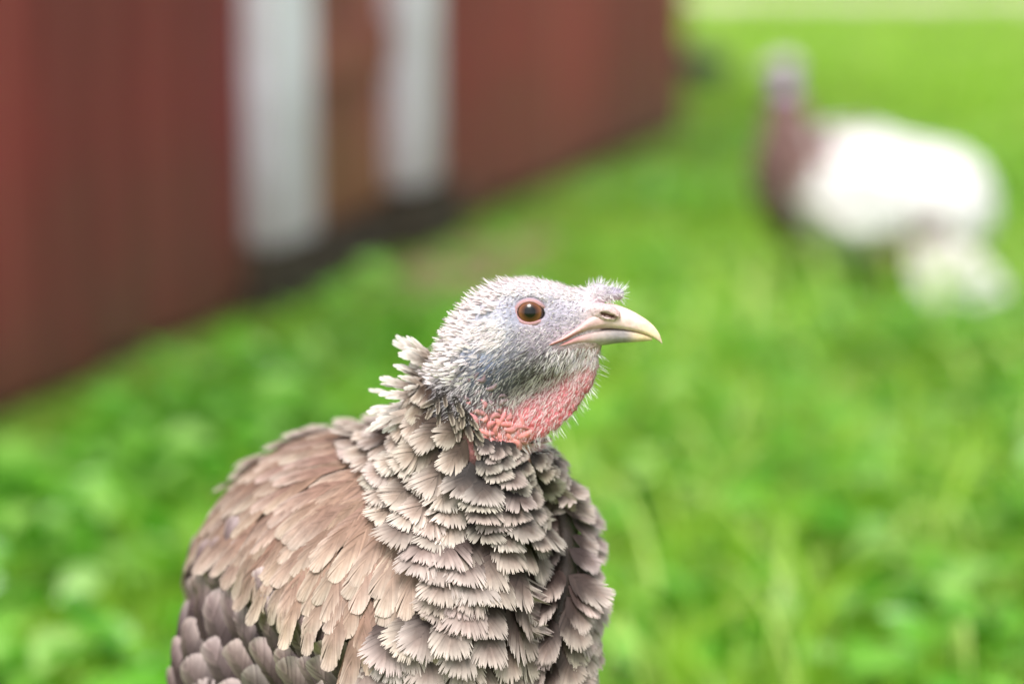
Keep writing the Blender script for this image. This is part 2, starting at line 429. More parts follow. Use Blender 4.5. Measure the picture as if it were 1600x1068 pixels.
# ------------------------------------------------------------------ barn
def wood_paint(name, base, light, dark, stain, stain_h=.55, stain_amt=.8):
    m, nt, b = material(name, 0.62, 0.35)
    tc = node(nt, "ShaderNodeTexCoord"); mp = node(nt, "ShaderNodeMapping"); mp.inputs["Scale"].default_value = (14, 14, 1.1)
    nt.links.new(tc.outputs["Object"], mp.inputs["Vector"])
    n = node(nt, "ShaderNodeTexNoise", Scale=1.6, Detail=7.0, Roughness=.65); nt.links.new(mp.outputs[0], n.inputs["Vector"])
    r = ramp(nt, [(.25, dark), (.5, base), (.78, light)]); nt.links.new(n.outputs["Fac"], r.inputs[0])
    oi = node(nt, "ShaderNodeObjectInfo"); mr = node(nt, "ShaderNodeMapRange"); mr.inputs[3].default_value = .72; mr.inputs[4].default_value = 1.2
    nt.links.new(oi.outputs["Random"], mr.inputs[0])
    mx = node(nt, "ShaderNodeMix", data_type='RGBA', blend_type='MULTIPLY'); mx.inputs[0].default_value = 1
    nt.links.new(r.outputs[0], mx.inputs[6]); nt.links.new(mr.outputs[0], mx.inputs[7])
    # moss and splashed soil near the ground
    sp = node(nt, "ShaderNodeSeparateXYZ"); geo = node(nt, "ShaderNodeNewGeometry"); nt.links.new(geo.outputs["Position"], sp.inputs[0])
    n2 = node(nt, "ShaderNodeTexNoise", Scale=5.0, Detail=6.0); nt.links.new(geo.outputs["Position"], n2.inputs["Vector"])
    ad = node(nt, "ShaderNodeMath", operation='MULTIPLY_ADD'); ad.inputs[1].default_value = -.7; nt.links.new(n2.outputs["Fac"], ad.inputs[0]); nt.links.new(sp.outputs[2], ad.inputs[2])
    m2 = node(nt, "ShaderNodeMapRange"); m2.inputs[1].default_value = stain_h - .35 - .55; m2.inputs[2].default_value = stain_h - .35; m2.inputs[3].default_value = stain_amt; m2.inputs[4].default_value = 0
    nt.links.new(ad.outputs[0], m2.inputs[0])
    mx2 = node(nt, "ShaderNodeMix", data_type='RGBA'); nt.links.new(m2.outputs[0], mx2.inputs[0]); nt.links.new(mx.outputs[2], mx2.inputs[6]); mx2.inputs[7].default_value = (*lin(stain), 1)
    nt.links.new(mx2.outputs[2], b.inputs["Base Color"])
    bp = node(nt, "ShaderNodeBump", Strength=.35, Distance=.004); nt.links.new(n.outputs["Fac"], bp.inputs["Height"]); nt.links.new(bp.outputs[0], b.inputs["Normal"])
    return m
M_RED = wood_paint("barn_red_paint", (136, 48, 47), (160, 70, 67), (106, 35, 36), (96, 78, 60), .42, .75)
M_DOOR = wood_paint("weathered_door_paint", (146, 74, 64), (172, 116, 102), (124, 54, 48), (116, 100, 50), .55, .6)
M_WHITE = wood_paint("white_trim_paint", (230, 224, 238), (240, 236, 246), (204, 202, 216), (120, 116, 100), .62, .8)
M_STONE = dirt_material("dark_footing", (52, 46, 40), (84, 76, 66))
M_ROOF, _, _ = material("grey_roof_metal", .45, .5, (108, 110, 114))
WX = Vector((wd[0], wd[1], 0)); WN = Vector((wnorm[0], wnorm[1], 0))
MB = Matrix(((WX[0], WN[0], 0, A2[0]), (WX[1], WN[1], 0, A2[1]), (0, 0, 1, 0), (0, 0, 0, 1)))
barn = empty("barn", (0, 0, 0)); barn.matrix_world = MB
tag(barn, "red plank barn with white door trim standing in green grass", "barn")
def box_mesh(name, s0, s1, n0, n1, z0, z1, bev=.004):
    import bmesh
    bm = bmesh.new(); bmesh.ops.create_cube(bm, size=1)
    for v in bm.verts: v.co = Vector(((v.co.x) * (s1 - s0), v.co.y * (n1 - n0), v.co.z * (z1 - z0)))
    if bev: bmesh.ops.bevel(bm, geom=bm.edges[:], offset=bev, segments=1, affect='EDGES')
    me = bpy.data.meshes.new(name); bm.to_mesh(me); bm.free(); return me
def bbox(name, s0, s1, n0, n1, z0, z1, mat, parent=barn, bev=.004):
    o = link(name, box_mesh(name, s0, s1, n0, n1, z0, z1, bev), mat, parent)
    o.location = ((s0 + s1) / 2, (n0 + n1) / 2, (z0 + z1) / 2); return o
LB = float(np.linalg.norm(B2 - A2)); WT = 2.75
rs = np.random.default_rng(5)
wall_o = bbox("wall", -1.7, LB - .03, -.10, -.035, .1, WT, M_RED, bev=0)
s = -1.7
def planks(s0, s1, step, n1, mat, parent, z0=.03):
    s = s0
    while s < s1 - .02:
        w = min(step * rs.uniform(.9, 1.1), s1 - s); w = s1 - s if s1 - s - w < .06 else w
        d = rs.uniform(-.006, .006); bbox("plank", s + .003, s + w - .003, -.032, n1 + d, z0 + rs.uniform(-.02, .02), WT - .003, mat, parent); s += w
planks(-1.7, 1.06, .2, 0.0, M_RED, wall_o); planks(2.28, LB, .2, 0.0, M_RED, wall_o)
for ch in list(wall_o.children): ch.location -= wall_o.location
door = bbox("door", 1.31, 1.975, -.034, -.026, .12, 2.1, M_DOOR, bev=0)
for i in range(4):
    w = .66 / 4; pl = bbox("plank", 1.3125 + i * w + .003, 1.3125 + (i + 1) * w - .003, -.024, -.008 + rs.uniform(-.004, .004), .125 + rs.uniform(0, .02), 2.095, M_DOOR, door)
    pl.location -= door.location
for z in (.45, 1.75):
    pl = bbox("batten", 1.33, 1.955, -.007, .014, z, z + .12, M_DOOR, door); pl.location -= door.location
bbox("lintel_wall", 1.31, 1.975, -.03, -.004, 2.25, WT - .003, M_RED)
bbox("door_trim", 1.06, 1.31, -.03, .062, .14, 2.1, M_WHITE); bbox("door_trim", 1.975, 2.18, -.03, .058, .16, 2.1, M_WHITE)
bbox("door_trim", 1.05, 2.19, -.03, .05, 2.103, 2.25, M_WHITE)
bbox("trim_board", 2.183, 2.28, -.03, .03, .15, WT - .003, M_WHITE); 
for a in (1.05, 1.97): bbox("post_footing", a, a + .38, -.05, .07, -.05, .138, M_STONE)
bbox("footing", -1.72, 1.045, -.09, -.02, -.05, .098, M_STONE); bbox("footing", 2.36, LB + .01, -.09, -.02, -.05, .098, M_STONE)
bbox("door_sill", 1.435, 1.965, -.09, .02, -.05, .11, M_STONE)
planks_end = bbox("end_wall", LB - .028, LB - .004, -4.2, -.037, .08, WT, M_RED, bev=0)
bbox("end_wall", -1.70, -1.66, -4.2, -.104, .08, WT, M_RED, bev=0); bbox("back_wall", -1.7, LB - .03, -4.25, -4.205, .08, WT, M_RED, bev=0)
def roof_slab(sg):
    zc, ze = 4.1, WT - .08; n_r = -2.12; n_e = .38 if sg > 0 else -4.62; t = .06
    prof = [(n_r, zc), (n_e, ze), (n_e, ze + t), (n_r, zc + t)]; V = []
    for s_ in (-2.0, LB + .25): V += [[s_, a, b_] for a, b_ in prof]
    F = [[0, 1, 2, 3], [7, 6, 5, 4]] + [[i, 4 + i, 4 + (i + 1) % 4, (i + 1) % 4] for i in range(4)]
    return link("roof", mesh_np("roof", np.array(V, float), [np.array(F)], smooth=False), M_ROOF, barn)
roof_slab(1); roof_slab(-1)
for s_ in (-1.68, LB - .016):
    V = [[s_, -4.2, WT - .01], [s_, -.05, WT - .01], [s_, -2.12, 4.05]]; V = V + [[a + .012, b_, c_] for a, b_, c_ in V]
    link("gable", mesh_np("gable", np.array(V, float), [np.array([[0, 1, 2], [5, 4, 3]]), np.array([[0, 3, 4, 1], [1, 4, 5, 2], [2, 5, 3, 0]])], smooth=False), M_RED, barn)
# dark stone by the far corner
def lump(name, rad, seed, mat, loc, rz=0):
    rs = np.random.default_rng(seed); n, k = 20, 12; V = []
    ph = rs.uniform(0, 6, 8)
    for i in range(k + 1):
        th = math.pi * i / k
        for j in range(n):
            a = 2 * math.pi * j / n; d = np.array([math.sin(th) * math.cos(a), math.sin(th) * math.sin(a), math.cos(th)])
            r = 1 + .10 * math.sin(3 * d[0] + ph[0]) + .1 * math.sin(4 * d[1] + ph[1]) + .08 * math.sin(5 * d[2] + ph[2] + 2 * d[0])
            d = np.sign(d) * np.abs(d) ** .8; V.append(d * r * rad)
    F = [[i * n + j, (i + 1) * n + j, (i + 1) * n + (j + 1) % n, i * n + (j + 1) % n] for i in range(k) for j in range(n)]
    o = link(name, mesh_np(name, np.array(V), [np.array(F)]), mat, None, loc); o.rotation_euler.z = rz; return o
st = lump("stone", np.array([.2, .13, .10]), 3, dirt_material("dark_stone", (40, 36, 46), (66, 60, 72)), (.80, 11.2, .08), .3)
tag(st, "dark grey stone lying in grass by the barn's far corner", "stone")

# ------------------------------------------------------------------ the near turkey: one continuous body
PXM = FPX / 1.30                                     # photo pixels in a metre at the head
TH = R(62)
HD = np.array([math.cos(TH), -math.sin(TH), 0]); LT = np.array([math.sin(TH), math.cos(TH), 0])
TP = R(14); H3 = HD * math.cos(TP) + np.array([0, 0, 1]) * math.sin(TP); U3 = np.cross(LT, H3); U3 = U3 if U3[2] > 0 else -U3
TORSO = W(574, 975, 1.42); TAX = np.array([H3, LT, U3])
def Hd(px, py, off=0.0): return W(px, py, 1.30 - (px - 800) / PXM * 0.10 + off)
def hr(*r): return np.array(r) / PXM
HAX = np.array([nrm(XR - 0.10 * FW), nrm(FW + 0.10 * XR), UP])     # head axes: along, depth, up
def rot_ax(deg):
    a = R(deg); return np.array([HAX[0] * math.cos(a) + HAX[2] * math.sin(a), HAX[1], -HAX[0] * math.sin(a) + HAX[2] * math.cos(a)])
CLX = np.array([690, 730, 780, 830, 880, 950, 1010, 1080, 1400]); CLP = np.array([818, 822, 836, 848, 846, 834, 827, 825, 825])
EYE_PX = (828, 488)
WEX, WEY = [200, 262, 300, 380, 440, 500, 570, 640], [905, 900, 905, 885, 955, 985, 1010, 1300]
def body_sdf(P):
    d = ell(P, TORSO, (.160, .098, .114), TAX)
    d = smin(d, ell(P, W(752, 915, 1.365), (.072, .056, .105), TAX), .03)           # breast
    d = smin(d, cap(P, W(745, 850, 1.375), W(740, 745, 1.337), .054, .038), .03)    # crop and neck base
    d = smin(d, cap(P, W(740, 745, 1.337), W(735, 650, 1.322), .037, .029), .016)
    d = smin(d, cap(P, W(735, 650, 1.322), W(752, 575, 1.306), .029, .0235), .016)
    for sg in (-1, 1): d = smin(d, ell(P, TORSO - U3 * .105 + LT * sg * .05 - HD * .005 + np.array([0, 0, -.02]), (.052, .042, .085)), .03)   # thighs
    px, py, _ = PX(P)
    d = smin(d, ell(P, W(408, 1080, 1.405), (.056, .05, .074)), .02)                 # folded wing
    d = smax(d, (px - np.interp(py, [640, 690, 740, 800, 850, 950], [846, 858, 882, 908, 918, 916])) / PXM, .012)
    # breast cleft
    s = (px - np.interp(py, CLX, CLP)) / PXM
    d = d + .021 * np.exp(-(np.abs(s) / .0095) ** 1.6) * sm(715, 800, py) * sm(.02, .06, (P - TORSO) @ HD)
    we = np.interp(px, WEX, WEY); d = d + .006 * sm(0, 30, py - we) * sm(.06, .02, (P - TORSO) @ LT)      # folded wing lies under the cape
    # head
    h = ell(P, Hd(828, 501), hr(78, 52, 66), rot_ax(-4))
    h = smin(h, ell(P, Hd(785, 524), hr(85, 54, 72), rot_ax(28)), .010)
    h = smin(h, ell(P, Hd(885, 496), hr(60, 34, 42), rot_ax(-12)), .010)
    h = smin(h, ell(P, Hd(838, 552), hr(74, 47, 46), rot_ax(8)), .010)
    h = smin(h, ell(P, Hd(902, 533), hr(40, 27, 15), rot_ax(10)), .006)
    h = smin(h, ell(P, Hd(925, 486), hr(34, 25, 15), rot_ax(-10)), .005)               # cere
    for sg in (-1, 1):
        h = smin(h, ell(P, Hd(945, 487, sg * .0086), hr(26, 10, 13.5), rot_ax(-16)), .002)    # nostril flaps
        h = smax(h, -ell(P, Hd(951, 493, sg * .0112), hr(14, 9, 3.6), rot_ax(-16)), .0006)
        h = smin(h, ell(P, Hd(826, 462, sg * .0125), hr(38, 14, 11), rot_ax(-6)), .004)    # brow
    h = smin(h, cap(P, Hd(908, 466), Hd(935, 457), .0050, .0044), .004)                 # snood
    h = smin(h, cap(P, Hd(935, 457), Hd(966, 459), .0040, .0034), .003)
    # dewlap
    dl = ell(P, Hd(860, 608), hr(94, 17, 51), rot_ax(52))
    dl = smin(dl, ell(P, Hd(905, 572), hr(40, 13, 26), rot_ax(75)), .006)
    dl = dl + .0009 * np.sin(P[:, 0] * 900 + 2 * np.sin(P[:, 2] * 700)) * np.sin(P[:, 2] * 800)
    h = smin(h, dl, .007)
    # eye socket
    e = ell(P, EYE_C, np.array([1, 1, 1]) * EYE_R * 1.03) if EYE_C is not None else None
    d = smin(d, h, .010)
    if e is not None: d = smax(d, -e, .0006)
    return d
EYE_C = None; EYE_R = 24.5 / PXM
o_, t_ = CAM, nrm(Hd(*EYE_PX) - CAM); tt = 1.1
for _ in range(60): tt += max(float(body_sdf((o_ + t_ * tt)[None])[0]) * .8, 1e-6)
EYE_C = o_ + t_ * (tt + EYE_R * .70)
hx = PX(np.array([[0, 0, 0]]))[0]
fax = axis((-.32, .007), (-.10, .004), (-.052, .00135), (.067, .005), .115)
fay = axis((1.08, .007), (1.235, .0016), (1.335, .005), (1.45, .008), 1.66)
faz = axis((.20, .009), (.42, .005), (.545, .00135), (.665, .003), .70)
FB = Field(body_sdf, fax, fay, faz)
BV, BQ = FB.mesh()
# ---- skin colour: patches of bare skin, from measured spots
SPOT = np.array([
 (760, 450, 236, 226, 228), (800, 440, 238, 230, 230), (850, 438, 236, 228, 228), (890, 447, 232, 222, 224), (720, 490, 236, 224, 226), (690, 530, 232, 218, 220), (680, 562, 220, 206, 204),
 (880, 472, 196, 188, 204), (905, 462, 222, 212, 218), (870, 495, 166, 158, 178), (890, 507, 178, 170, 186), (912, 502, 190, 180, 194), (830, 520, 180, 166, 178), (800, 488, 158, 158, 182),
 (800, 468, 172, 168, 184), (850, 470, 168, 160, 174), (825, 462, 200, 190, 200), (775, 500, 196, 192, 206), (750, 500, 182, 184, 206), (765, 520, 222, 218, 222), (750, 538, 208, 206, 212),
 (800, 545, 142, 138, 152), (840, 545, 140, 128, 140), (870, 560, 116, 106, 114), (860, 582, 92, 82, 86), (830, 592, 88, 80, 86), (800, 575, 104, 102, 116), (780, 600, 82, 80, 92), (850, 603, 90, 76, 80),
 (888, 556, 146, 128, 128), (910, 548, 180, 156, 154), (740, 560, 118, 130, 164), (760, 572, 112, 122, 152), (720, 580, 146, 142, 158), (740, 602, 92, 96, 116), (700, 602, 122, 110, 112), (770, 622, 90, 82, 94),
 (918, 575, 182, 132, 134), (905, 600, 196, 124, 128), (880, 625, 216, 112, 122), (860, 650, 222, 134, 142), (840, 668, 220, 108, 116), (882, 655, 196, 58, 68), (917, 618, 186, 80, 90), (820, 682, 214, 100, 104), (872, 612, 206, 132, 138),
 (845, 625, 190, 116, 122), (780, 650, 186, 108, 112), (760, 672, 190, 122, 122), (720, 625, 92, 86, 94), (738, 645, 112, 92, 96), (752, 660, 150, 108, 110), (715, 650, 84, 74, 76), (812, 700, 206, 150, 140), (815, 725, 202, 150, 138), (935, 480, 224, 186, 188), (960, 490, 220, 186, 182), (940, 502, 226, 202, 196),
 (952, 458, 166, 158, 184), (930, 455, 216, 206, 212), (925, 545, 184, 152, 148), (880, 525, 186, 160, 170), (905, 515, 206, 186, 190)], float)
def skin_color(P):
    px, py, _ = PX(P)
    d2 = (px[:, None] - SPOT[:, 0]) ** 2 + (py[:, None] - SPOT[:, 1]) ** 2
    w = np.exp(-d2 / (2 * 15.0 ** 2)) + 1e-9 / (d2 + 1)
    c = .80 * (w @ lin(SPOT[:, 2:5])) / w.sum(1, keepdims=True)
    nost = (((px - 951) / 14) ** 2 + ((py - 493 - (px - 951) * .28) / 3.4) ** 2) < 1
    c[nost] = lin((90, 58, 50))
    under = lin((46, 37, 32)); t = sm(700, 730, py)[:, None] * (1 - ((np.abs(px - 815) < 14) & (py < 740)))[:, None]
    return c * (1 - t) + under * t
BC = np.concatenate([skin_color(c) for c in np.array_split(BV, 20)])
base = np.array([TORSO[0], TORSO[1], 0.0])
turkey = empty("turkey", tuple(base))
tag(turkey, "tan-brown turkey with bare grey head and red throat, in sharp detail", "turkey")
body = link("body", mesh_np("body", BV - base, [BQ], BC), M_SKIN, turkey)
body["label"] = "bare blue-grey head and pink-red throat on feathered body"

# ---- eye
def eyeball():
    n, k = 48, 32; V = []
    for i in range(k + 1):
        th = math.pi * i / k
        for j in range(n):
            a = 2 * math.pi * j / n; V.append([math.sin(th) * math.cos(a), math.sin(th) * math.sin(a), math.cos(th)])
    F = [[i * n + j, (i + 1) * n + j, (i + 1) * n + (j + 1) % n, i * n + (j + 1) % n] for i in range(k) for j in range(n)]
    return mesh_np("eye", np.array(V) * EYE_R, [np.array(F)])
def eye_material():
    m, nt, b = material("eye_amber", .25, .2); b.inputs["Coat Weight"].default_value = .55; b.inputs["Coat Roughness"].default_value = .015; b.inputs["Coat IOR"].default_value = 1.42
    tc = node(nt, "ShaderNodeTexCoord"); sp = node(nt, "ShaderNodeSeparateXYZ"); nt.links.new(tc.outputs["Object"], sp.inputs[0])
    cx = node(nt, "ShaderNodeCombineXYZ"); nt.links.new(sp.outputs[0], cx.inputs[0]); nt.links.new(sp.outputs[1], cx.inputs[1])
    ln = node(nt, "ShaderNodeVectorMath", operation='LENGTH'); nt.links.new(cx.outputs[0], ln.inputs[0])
    dv = node(nt, "ShaderNodeMath", operation='DIVIDE'); nt.links.new(ln.outputs["Value"], dv.inputs[0]); dv.inputs[1].default_value = EYE_R
    ns = node(nt, "ShaderNodeTexNoise", Scale=900.0, Detail=4.0); nt.links.new(tc.outputs["Object"], ns.inputs["Vector"])
    ma = node(nt, "ShaderNodeMath", operation='MULTIPLY_ADD'); ma.inputs[1].default_value = .09; nt.links.new(ns.outputs["Fac"], ma.inputs[0]); nt.links.new(dv.outputs[0], ma.inputs[2])
    r = ramp(nt, [(0, (6, 5, 6)), (.36, (8, 6, 6)), (.40, (44, 26, 18)), (.56, (88, 50, 30)), (.70, (122, 76, 48)), (.78, (84, 54, 42)), (.84, (36, 26, 24)), (1, (60, 48, 50))])
    nt.links.new(ma.outputs[0], r.inputs[0]); nt.links.new(r.outputs[0], b.inputs["Base Color"]); return m
def frame(origin, zaxis, yaxis):
    z = nrm(zaxis); x = nrm(np.cross(yaxis, z)); y = np.cross(z, x)
    return Matrix([[x[0], y[0], z[0], origin[0]], [x[1], y[1], z[1], origin[1]], [x[2], y[2], z[2], origin[2]], [0, 0, 0, 1]])
M_EYE = eye_material(); EYE_ME = eyeball(); M_LID = attr_mat("eyelid_skin", .5, .4, noise=.15, scale=1500, bump=.5, sss=.15)
MIR = lambda p: p + 2 * ((Hd(*EYE_PX) - p) @ HAX[1]) * HAX[1]          # mirror across the head's middle plane
for sg in (0, 1):
    cpos = EYE_C if sg == 0 else MIR(EYE_C)
    ax = -HAX[1] + .10 * HAX[0] + .03 * UP if sg == 0 else HAX[1] + .10 * HAX[0] + .03 * UP
    e = link("eye", EYE_ME, M_EYE, turkey); e.matrix_local = Matrix.Translation(-Vector(base)) @ frame(cpos, ax, UP)
    # lid: almond ring lying on the ball
    z = nrm(-FW if sg == 0 else FW) ; z = nrm(z + .0 * XR); xa = XR; V = []; n, k = 48, 8; lc = []
    for i in range(n):
        a = 2 * math.pi * i / n; ca, sa = math.cos(a), math.sin(a)
        rx = 21.0 * ca + (6.5 * max(ca, 0) ** 6); ry = (17.0 if sa > 0 else 16.5) * sa * (1 - .10 * max(ca, 0) ** 2) - 3.0 * max(ca, 0) ** 4
        p = cpos + XR * rx / PXM + UP * ry / PXM; rad = math.hypot(rx, ry) / PXM
        depth = math.sqrt(max((EYE_R * 1.02) ** 2 - rad ** 2, (EYE_R * .30) ** 2)); p = p + z * depth
        ro = nrm(XR * rx + UP * ry)
        for j in range(k):
            b_ = 2 * math.pi * j / k; tr = 2.5 / PXM
            V.append(p + ro * (math.cos(b_) * tr * 1.55 + tr * 1.0) + z * (math.sin(b_) * tr * .8 - (math.cos(b_) + .6) * tr * .9))
            lc.append(lin((178, 134, 138)) if math.cos(b_) < .2 else lin((150, 136, 148)))
    F = [[i * k + j, ((i + 1) % n) * k + j, ((i + 1) % n) * k + (j + 1) % k, i * k + (j + 1) % k] for i in range(n) for j in range(k)]
    link("eyelid", mesh_np("eyelid", np.array(V) - base, [np.array(F)], np.array(lc)), M_LID, turkey)

# ---- beak: two lofted mandibles
def loft(stations, shape, cfun, name):
    n = 24; V = []; C = []
    for (px, top, bot, w) in stations:
        cy, hh = (top + bot) / 2, (bot - top) / 2
        for j in range(n):
            a = 2 * math.pi * j / n; ca, sa = math.cos(a), math.sin(a)
            x, y = shape(ca, sa)
            q = Hd(px, cy - y * hh) + HAX[1] * x * w / PXM; V.append(q); C.append(cfun(px, cy - y * hh, y, abs(x)))
    m = len(stations)
    F = [[i * n + j, (i + 1) * n + j, (i + 1) * n + (j + 1) % n, i * n + (j + 1) % n] for i in range(m - 1) for j in range(n)]
    return mesh_np(name, np.array(V) - base, [np.array(F)[:, ::-1], np.arange(n)[None], (np.arange(n) + (m - 1) * n)[::-1][None]], np.array(C))
def dense(st, n=36):
    st = np.array(st, float); t = np.linspace(0, 1, n); t = 1 - (1 - t) ** 1.4; x = st[0, 0] + (st[-1, 0] - st[0, 0]) * t
    def pc(x, X, Y):
        m = np.gradient(Y, X); i = np.clip(np.searchsorted(X, x) - 1, 0, len(X) - 2); h = X[i + 1] - X[i]; s = (x - X[i]) / h
        return (2 * s ** 3 - 3 * s ** 2 + 1) * Y[i] + (s ** 3 - 2 * s ** 2 + s) * h * m[i] + (-2 * s ** 3 + 3 * s ** 2) * Y[i + 1] + (s ** 3 - s ** 2) * h * m[i + 1]
    return np.stack([x] + [pc(x, st[:, 0], st[:, k]) for k in (1, 2, 3)], 1)
upper = [(862, 534, 542, 52), (885, 521, 534, 48), (905, 506, 524, 41), (925, 488, 517.5, 33), (950, 474, 514, 26), (975, 480, 515.5, 20), (1000, 492.5, 520, 14.5), (1015, 503, 525, 10.5), (1027, 516, 531.5, 6), (1032, 525, 535, 3), (1034.5, 534, 537.5, .8)]
lower = [(862, 541, 547, 50.5), (885, 532.5, 544, 46.5), (905, 522.5, 541.5, 39.5), (935, 515, 540, 27), (965, 514, 536, 17.5), (990, 517, 534.5, 12.5), (1008, 522, 533, 8), (1019, 527, 531.5, 3)]
def c_up(px, py, y, x):
    c = lin((202, 166, 164)); c = c + (lin((216, 188, 182)) - c) * sm(930, 975, px); c = c + (lin((224, 200, 168)) - c) * sm(985, 1018, px); c = c + (lin((188, 170, 142)) - c) * sm(1026, 1034, px)
    red = (1 - sm(878, 915, px)) * sm(.1, -.7, y) if False else float((1 - sm(880, 925, px)) * (1 - sm(-.75, .1, y)))
    c = c + (lin((170, 62, 62)) - c) * red; grv = math.exp(-((py - (516 + (540 - 516) * (1 - sm(866, 935, px)) - 5)) / 2.5) ** 2) * float(1 - sm(900, 990, px))
    return c * (1 - .22 * grv)
def c_lo(px, py, y, x):
    c = lin((186, 142, 140)); c = c + (lin((170, 154, 150)) - c) * sm(900, 940, px); c = c + (lin((128, 122, 124)) - c) * sm(935, 965, px) * (1 - sm(975, 1000, px)) * .8; c = c + (lin((204, 182, 142)) - c) * sm(975, 1008, px)
    red = float((1 - sm(885, 915, px)) * sm(.1, .7, y)); return c + (lin((176, 76, 78)) - c) * red
beak = link("beak", loft(dense(upper), lambda ca, sa: (math.copysign(abs(ca) ** .85, ca) * (1.0 if sa < 0 else 1 - .12 * sa), (sa ** .95 if sa > 0 else -abs(sa) ** .5 * 1.0)), c_up, "upper_mandible"), M_BEAK, turkey)
link("lower_mandible", loft(dense(lower), lambda ca, sa: (math.copysign(abs(ca) ** .85, ca) * (.93 if sa > 0 else .93 * (1 - .1 * abs(sa))), (sa ** .5 if sa > 0 else -abs(sa) ** .9)), c_lo, "lower_mandible"), M_BEAK, beak)

# ---- caruncles: pink fleshy beads on the lower neck
rs = np.random.default_rng(31); parts = []
def bead(ctr, N, D, L, r, colr):
    n, k = 8, 6; V = []; T = np.cross(N, D); bend = rs.uniform(-.9, .9)
    for i in range(k + 1):
        t = .5 - .5 * math.cos(math.pi * i / k); rr = r * math.sqrt(max(1 - (2 * t - 1) ** 2, .01))
        o = ctr + D * (t - .5) * L + T * bend * L * (t - .5) ** 2 * 2
        for j in range(n):
            a = 2 * math.pi * j / n; V.append(o + T * math.cos(a) * rr + N * (math.sin(a) * rr * .9 - r * .1))
    F = [[i * n + j, (i + 1) * n + j, (i + 1) * n + (j + 1) % n, i * n + (j + 1) % n] for i in range(k) for j in range(n)]
    return np.array(V), np.array(F), np.tile(colr, (len(V), 1))
cand = surf_points(BV, BQ, 60000, rs); px, py, dd = PX(cand); f_, n_ = FB.sample(cand)
front = (n_ @ FW) < -.1
def band(px, py): return (px > 700) & (px < 822) & (py > 585) & (py < 702) & (py < 622 + (px - 690) * 1.0) & (py > 560 + (px - 700) * .62)
sel = np.where(band(px, py))[0]
pick = sel[poisson(cand[sel], np.full(len(sel), .0031))]
for i in pick:
    low = sm(620, 665, py[i]) * sm(700, 760, px[i]); c0 = lin((136, 114, 120)) * (1 - low) + lin((206, 130, 127)) * low
    if rs.random() < .25: c0 = c0 * .85 + lin((200, 96, 94)) * .3
    D = nrm(np.cross(n_[i], nrm(rs.normal(0, 1, 3) + 1.2 * FW + .8 * UP))); sz = (.6 + .55 * low) * rs.uniform(.7, 1.2)
    if rs.random() < .3 * (1 - low): continue
    parts.append(bead(cand[i], n_[i], D, rs.uniform(.0045, .0115) * sz, rs.uniform(.0013, .0023) * sz, np.clip(c0 * rs.uniform(.72, 1.15) * (1 + rs.normal(0, .04, 3)), 0, 1)))
v, f, c = join(parts)
link("caruncle_patch", mesh_np("caruncle_patch", v - base, [f], c), attr_mat("caruncle_skin", .55, .35, noise=.1, scale=700, sss=.2), turkey, kind="stuff")["label"] = "pink and grey fleshy beads on the lower neck"

# ---- bristles and down on the head
parts = []; rs = np.random.default_rng(41)
hc = surf_points(BV, BQ, 300000, rs); px, py, dd = PX(hc); hm = (py < 712) & (px > 640); hc = hc[hm]; px = px[hm]; py = py[hm]
f_, n_ = FB.sample(hc)
eyed = np.hypot((px - 830) / 27, (py - 488) / 23)
dewl = (py > 545) & ((px - 760) * .62 + (py - 545) * -.0 > 0) & (py > 545 + (930 - px) * .62)   # bare throat side
beakm = ((px > 912) & (py > 468) & (py < 540)) | ((px > 862) & (py > 512 + (935 - px) * .30) & (py < 545 - (px - 866) * .06) & (py > 505))
topness = sm(.15, .75, n_ @ UP)
snood = (px > 918) & (py < 470)
def add(mask, dens, Lr, Wr, cols, back, down, out, bend=(0, 0, 0), jit=.35, cap_=99999):
    idx = np.where(mask)[0]; idx = idx[rs.random(len(idx)) < dens][:cap_]; m = len(idx)
    if m == 0: return
    N = n_[idx]; d = -XR * back - UP * down + N * out + rs.normal(0, jit, (m, 3)) * .6
    d = nrm(d - N * np.minimum((d * N).sum(1, keepdims=True) - .12, 0))
    cc = lin(np.array(cols))[rs.integers(0, len(cols), m)] * rs.uniform(.85, 1.1, (m, 1))
    parts.append(hairs(hc[idx], d, rs.uniform(*Lr, m), rs.uniform(*Wr, m), np.clip(cc, 0, .95), N, np.tile(np.array(bend, float), (m, 1)) + rs.normal(0, .15, (m, 3))))
free = ~beakm & (eyed > 1.12)
WHT = [(232, 222, 222), (220, 209, 212), (240, 232, 230)]; GRY = [(180, 175, 180), (196, 191, 194), (140, 136, 146), (112, 108, 118)]
nj = rs.normal(0, 12, len(px)); nape = free & (py < 600) & ((n_ @ UP > .3) | (px + nj < 735 - (py - 500) * .12))
add(nape & (py + nj < 588) & (px + nj < 785), .28, (.0034, .0068), (.0012, .0021), WHT, .75, .05, .7, jit=.25)
add(free & ~snood & (n_ @ UP > .35) & (py < 470), .6, (.002, .0038), (.0003, .0007), WHT, .8, -.05, .45)
add(free & ~snood & (py < 520) & (px > 700), .22, (.0012, .0026), (.00025, .0005), WHT + GRY[:2], .8, .2, .35)
add(free & ~snood & (py < 475) & (px < 905) & (py < 452 + np.abs(px - 830) * .3), .7, (.0014, .0028), (.0002, .0005), WHT, .8, .0, .35)
ear = np.hypot((px - 762) / 30, (py - 522) / 24) < 1
add(ear, .9, (.003, .006), (.0003, .0006), WHT, .8, .35, .3)
cheek = free & (py > 518) & ~dewl & (px > 680) & (py < 640)
add(cheek, .42, (.0014, .0036), (.00018, .00042), GRY + WHT[:2], .75, .5, .3, bend=(0, 0, -.2))
add(free & (py > 545) & ~dewl & (px > 672) & (py < 655),   .3, (.003, .0062), (.0002, .00045), [(70, 62, 62), (110, 102, 104), (160, 154, 156), (196, 190, 190)], .8, .7, .25)
